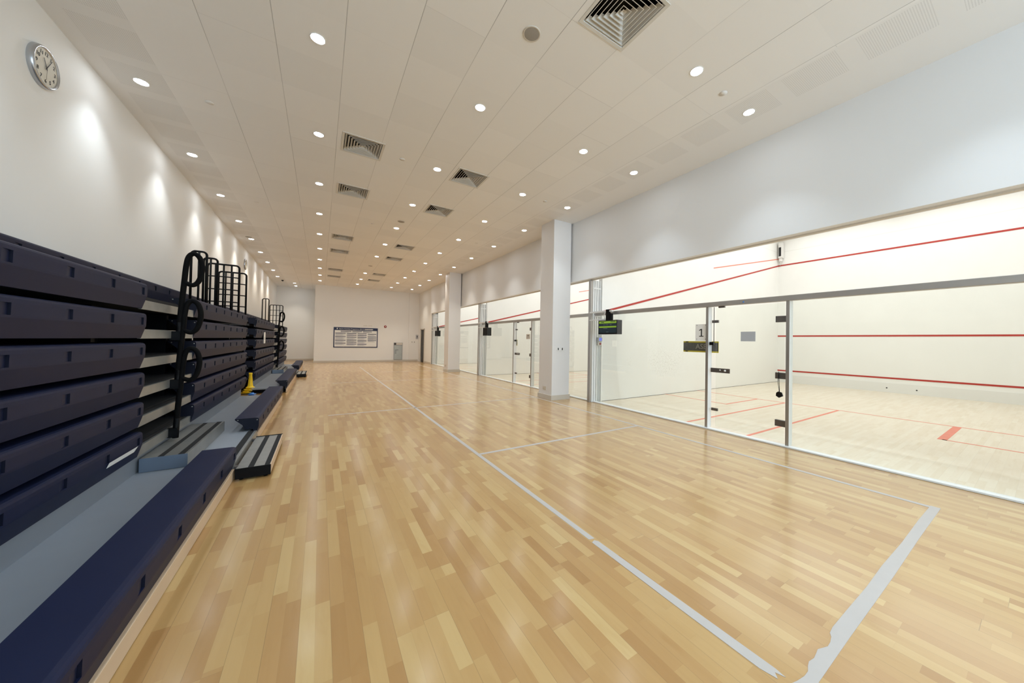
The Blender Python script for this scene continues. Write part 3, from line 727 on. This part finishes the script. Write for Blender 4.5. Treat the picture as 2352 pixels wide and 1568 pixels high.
TIER = .265
def bleacher(ys, ya, yb_, ye, lab, rails):
    r = thing('retractable_bleacher', lab, 'bleacher', (-1.45, (ys+ye)/2, 0), 'folded bleacher banks')
    XS = -1.32
    # front row, left pulled out: kick board, deck and bench
    for (a, c) in ((ys, ya), (yb_, ye)):
        bench(r, a, c, -.68, .315, c-.05, 'front_bench')
        MB().box(-.715, -.69, a+.01, c-.01, .004, .098, 'ply').build('kick_board', r, .002)
    MB().box(-1.44, -.78, ys+.01, ye-.01, .105, .14, 'deck').box(-.78, -.72, ya+.006, yb_-.006, .105, .14, 'deck').build('front_deck', r)
    MB().box(-1.425, -1.40, ys+.01, ye-.01, .14, .345, 'deck').build('riser_panel', r)
    MB().box(-.725, -.70, ya+.006, yb_-.006, .06, .142, 'galv').build('front_nosing', r, .002)
    MB().box(-.79, -.728, ya+.01, yb_-.01, .14, .142, 'strip').build('grip_strip', r)
    for y in (ys+.3, ya-.3, yb_+.3, ye-.3): MB().box(-1.40, -.78, y-.05, y+.05, .0, .105, 'black').build('wheel_carriage', r)
    for k in range(6):
        zt = .55+TIER*k; zd = zt-.145
        for (a, c) in ((ys, ya), (yb_, ye)):
            bench(r, a, c, XS, zt, c-.05)
        MB().box(-2.17, -1.47, ys+.02, ye-.02, zd-.05, zd, 'deck_dark').box(-1.47, -1.375, ya+.004, yb_-.004, zd-.05, zd-.001, 'deck_dark').build('deck', r)
        s = MB().box(-1.375, -1.352, ya+.004, yb_-.004, zd-.085, zd+.001, 'galv'); s.build('step_nosing', r, .002)
        MB().box(-1.42, -1.378, ya+.01, yb_-.01, zd, zd+.002, 'strip').build('grip_strip', r)
    MB().box(-2.19, -2.17, ys+.02, ye-.02, .0, 1.9, 'black').build('back_frame', r)
    for y in (ys+.06, ya-.07, yb_+.07, ye-.06): MB().box(-2.14, -1.6, y-.03, y+.03, .0, 1.66, 'black').build('support_frame', r)
    o = bench(r, ys, ye, -1.95, 2.14, ye-.06, 'rear_bench')
    MB().box(-2.19, -1.98, ys+.02, ye-.02, 1.88, 1.93, 'deck_dark').build('rear_deck', r)
    # P-shaped handrails up the aisle
    yr = (ya+yb_)/2+.03
    for zb in (.36, .885, 1.41):
        h = MB(); x0 = -1.305
        h.tube(smooth([(x0, yr, zb-.02), (x0+.012, yr, zb+.25), (x0+.03, yr, zb+.55), (x0+.045, yr, zb+.78), (x0+.065, yr, zb+.88), (x0+.105, yr, zb+.915), (x0+.15, yr, zb+.875), (x0+.172, yr, zb+.78), (x0+.165, yr, zb+.68), (x0+.14, yr, zb+.60), (x0+.10, yr, zb+.565), (x0+.05, yr, zb+.58), (x0+.032, yr, zb+.60)]), .024, 'foam', 12)
        o = h.build('handrail', r)
        MB().box(-1.365, -1.285, yr-.03, yr+.03, zb-.05, zb+.05, 'black').tube([(x0, yr, zb-.06), (x0+.008, yr, zb+.15)], .026, 'black', 10).box(-1.50, -1.36, yr-.10, yr-.06, zb+.012, zb+.022, 'black').build('socket', o)
    # guard rails standing on the rear deck
    for x0, w, y, zt, grid in rails:
        g = MB(); x1 = x0+w; zb = 1.70; R = .055
        arc = [(x0+R-R*math.cos(q*PI/12), y, zt-R+R*math.sin(q*PI/12)) for q in range(7)]
        g.tube([(x0, y, zb)]+arc+[(x0+x1-px, y, pz) for px, _, pz in arc[::-1]]+[(x1, y, zb)], .0165, 'black', 10)
        n = 3 if grid else 1
        for q in range(1, n+1): g.tube([(x0+w*q/(n+1), y, zb), (x0+w*q/(n+1), y, zt)], .0145, 'black', 8)
        if grid:
            for z in (zt-.235, zt-.475, zt-.71): g.tube(smooth([(x0, y, z-.03), (x0+.03, y-.004, z), (x1-.03, y-.004, z), (x1, y, z-.03)], 3), .011, 'black', 8)
        g.build('guard_rail', r)
    # loose step standing on the front deck
    gl = 'loose aisle steps on the decks'
    which = 'near' if ys < 5 else 'far'
    s = thing('aisle_step', f'galvanised aisle step box on the {which} bleacher front deck', 'step', (-1.22, (ya+yb_)/2, .142), gl)
    y0, y1 = ya+.14, yb_+.17
    MB().box(-1.38, -1.062, y0+.005, y1-.005, .262, .268, 'galv').build('tread', s, .001)
    MB().box(-1.065, -1.06, y0+.004, y1-.004, .142, .274, 'galv').build('front_plate', s, .001)
    MB().box(-1.38, -1.06, y0, y0+.004, .142, .270, 'galv_blue').build('end_plate', s, .001)
    MB().box(-1.38, -1.06, y1-.004, y1, .142, .270, 'galv_blue').build('end_plate', s, .001)
    for xa, xb in ((-1.265, -1.225), (-1.13, -1.085)): MB().box(xa, xb, y0+.008, y1-.008, .268, .270, 'strip').build('grip_strip', s)
    s = thing('floor_step', f'low floor step with two black grip strips below {which} bleacher aisle', 'step', (-.53, (ya+yb_)/2-.2, 0), 'low steps on the floor')
    y0, y1 = ya-.10, ya+1.2
    MB().box(-.672, -.403, y0+.01, y1-.01, .100, .112, 'galv').build('tread', s, .001)
    MB().box(-.405, -.395, y0+.006, y1-.006, .035, .115, 'ply').build('front_plate', s, .001)
    for y in (y0, y1-.012): MB().box(-.674, -.396, y, y+.012, .018, .120, 'black').build('end_plate', s, .003)
    for xa, xb in ((-.58, -.535), (-.45, -.408)): MB().box(xa, xb, y0+.014, y1-.014, .112, .114, 'strip').build('grip_strip', s)
    b = MB()
    for y in (y0+.05, y1-.05):
        for x in (-.63, -.44): b.lathe([(.0005, 0), (.018, 0), (.018, .101)], (x, y, 0), 'black', 12)
    b.build('feet', s)
    b = MB()
    for y in (y0+.12, y1-.12): b.box(-.698, -.668, y-.02, y+.02, .085, .118, 'steel')
    b.build('hook', s)
    return r
bleacher(.5, 4.42, 5.88, 9.40, 'nearest folded navy bleacher bank along the cream wall', [(-1.80, .185, 7.62, 2.80, 0), (-1.80, .185, 8.31, 2.825, 0), (-1.80, .45, 8.56, 2.775, 1), (-1.80, .44, 9.37, 2.755, 1)])
bleacher(10.62, 14.5, 16.1, 19.5, 'farther folded navy bleacher bank beyond the yellow cones', [(-1.93, .20, 16.7, 2.90, 0), (-1.95, .47, 19.2, 2.86, 1)])

r = thing('tape_label', 'white tape strip stuck low on the near bleacher', 'label', (-1.32, 4.06, .42))
b = MB(); xa = lambda z: -1.32-.002-(.55-.118-z)/.107*.029+.006
q = [(3.83, .412), (4.27, .408), (4.31, .446), (3.84, .448)]; f = [(xa(z)+.001, y, z) for y, z in q]; k = [(xa(z), y, z) for y, z in q]
b.face(f, 'paper'); b.face(k[::-1], 'paper')
for i in range(4): b.face([f[i], k[i], k[(i+1) % 4], f[(i+1) % 4]], 'paper')
b.build('strip', r)
r = thing('paper_notice', 'white paper notice taped onto the far bleacher bank', 'notice', (-1.31, 11.95, 1.23))
MB().box(-1.316, -1.312, 11.80, 12.12, 1.23, 1.54, 'paper').build('sheet', r)
MB().box(-1.3125, -1.311, 11.9, 12.02, 1.34, 1.36, 'ink').box(-1.3125, -1.311, 11.93, 11.99, 1.38, 1.40, 'ink').build('print', r)

# marker discs piled askew in the gap between the two banks, one tall cone on top
def disc(x, z, col, lab, g):
    c = (x, 9.86, z); r = thing('marker_disc', lab, 'marker disc', c, g)
    MB().lathe([(.088, .0), (.089, .003), (.064, .008), (.050, .016), (.042, .033), (.037, .033), (.045, .014), (.062, .004), (.088, .0)], c, col, 32).build('body', r)
for k in range(4): disc(-1.29, .0015+.036*k, 'blue', ['lowest blue marker disc in the gap between bleacher banks', 'second blue marker disc up in the leaning pile', 'third blue marker disc up in the leaning pile', 'topmost blue marker disc, just under the yellow ones'][k], 'piled blue marker discs')
for k in range(3): disc(-1.385+.022*k, .1465+.038*k, 'yellow', ['lowest yellow marker disc, resting on the blue ones', 'middle yellow marker disc in the leaning pile', 'topmost yellow marker disc, under the tall cone'][k], 'piled yellow marker discs')
c = (-1.312, 9.86, .2615); r = thing('marker_cone', 'tall slim yellow cone topping the pile between bleacher banks', 'cone', c)
MB().lathe([(.084, 0), (.085, .003), (.066, .010), (.052, .028), (.044, .07), (.028, .285), (.034, .305), (.032, .328), (.022, .330), (.020, .30), (.038, .07), (.050, .014), (.064, .003), (.084, 0)], c, 'yellow', 28).build('body', r)

# ================================================================== LIGHT
def area(loc, sx, sy, e, col, rot):
    l = bpy.data.lights.new('court_or_daylight_lamp', 'AREA'); l.shape = 'RECTANGLE'; l.size = sx; l.size_y = sy; l.energy = e; l.color = col
    o = bpy.data.objects.new('court_or_daylight_lamp', l); COL.objects.link(o); o.location = loc; o.rotation_euler = rot
    return o
CE = 47.
for (a, c) in COURTS:
    for f in (.27, .73):
        for x in (8.2, 12.8): area((x, a+(c-a)*f, CH-.06), 4.2, 2.7, CE, (.895, .95, .985), (0, 0, 0))
area((2.6, YB0+.1, 2.6), 5.0, 3.2, 262., (.60, .81, 1.), (PI/2, 0, 0))     # area lamp acting as daylight from an unseen window behind the camera

w = bpy.data.worlds.new('indoor'); S.world = w; w.use_nodes = True
w.node_tree.nodes['Background'].inputs[0].default_value = (.9, .93, 1, 1); w.node_tree.nodes['Background'].inputs[1].default_value = .05

# ================================================================== CAMERA
cam = bpy.data.cameras.new('camera'); co = bpy.data.objects.new('camera', cam); COL.objects.link(co); S.camera = co
F_PX = 766.13
cam.sensor_fit = 'HORIZONTAL'; cam.sensor_width = 36; cam.lens = 36*F_PX/2352; cam.clip_start = .02; cam.clip_end = 100
cam.shift_x = -54.08/2352; cam.shift_y = -9.46/2352
yaw, pit, rol = map(math.radians, (32.809, .705, 1.032))
fw = Vector((math.sin(yaw)*math.cos(pit), math.cos(yaw)*math.cos(pit), math.sin(pit))); rt = Vector((math.cos(yaw), -math.sin(yaw), 0)); up = rt.cross(fw)
R_ = rt*math.cos(rol)+up*math.sin(rol); U_ = -rt*math.sin(rol)+up*math.cos(rol)
mx = Matrix((R_, U_, -fw)).transposed().to_4x4(); mx.translation = Vector((0, 0, 1.4182)); co.matrix_world = mx

S.view_settings.view_transform = 'Standard'; S.view_settings.look = 'None'; S.view_settings.gamma = 1; S.view_settings.use_curve_mapping = False
S.view_settings.exposure = .40
S.cycles.max_bounces = 12; S.cycles.diffuse_bounces = 6; S.cycles.transparent_max_bounces = 16
S.cycles.use_light_tree = True; S.cycles.sample_clamp_indirect = 6.
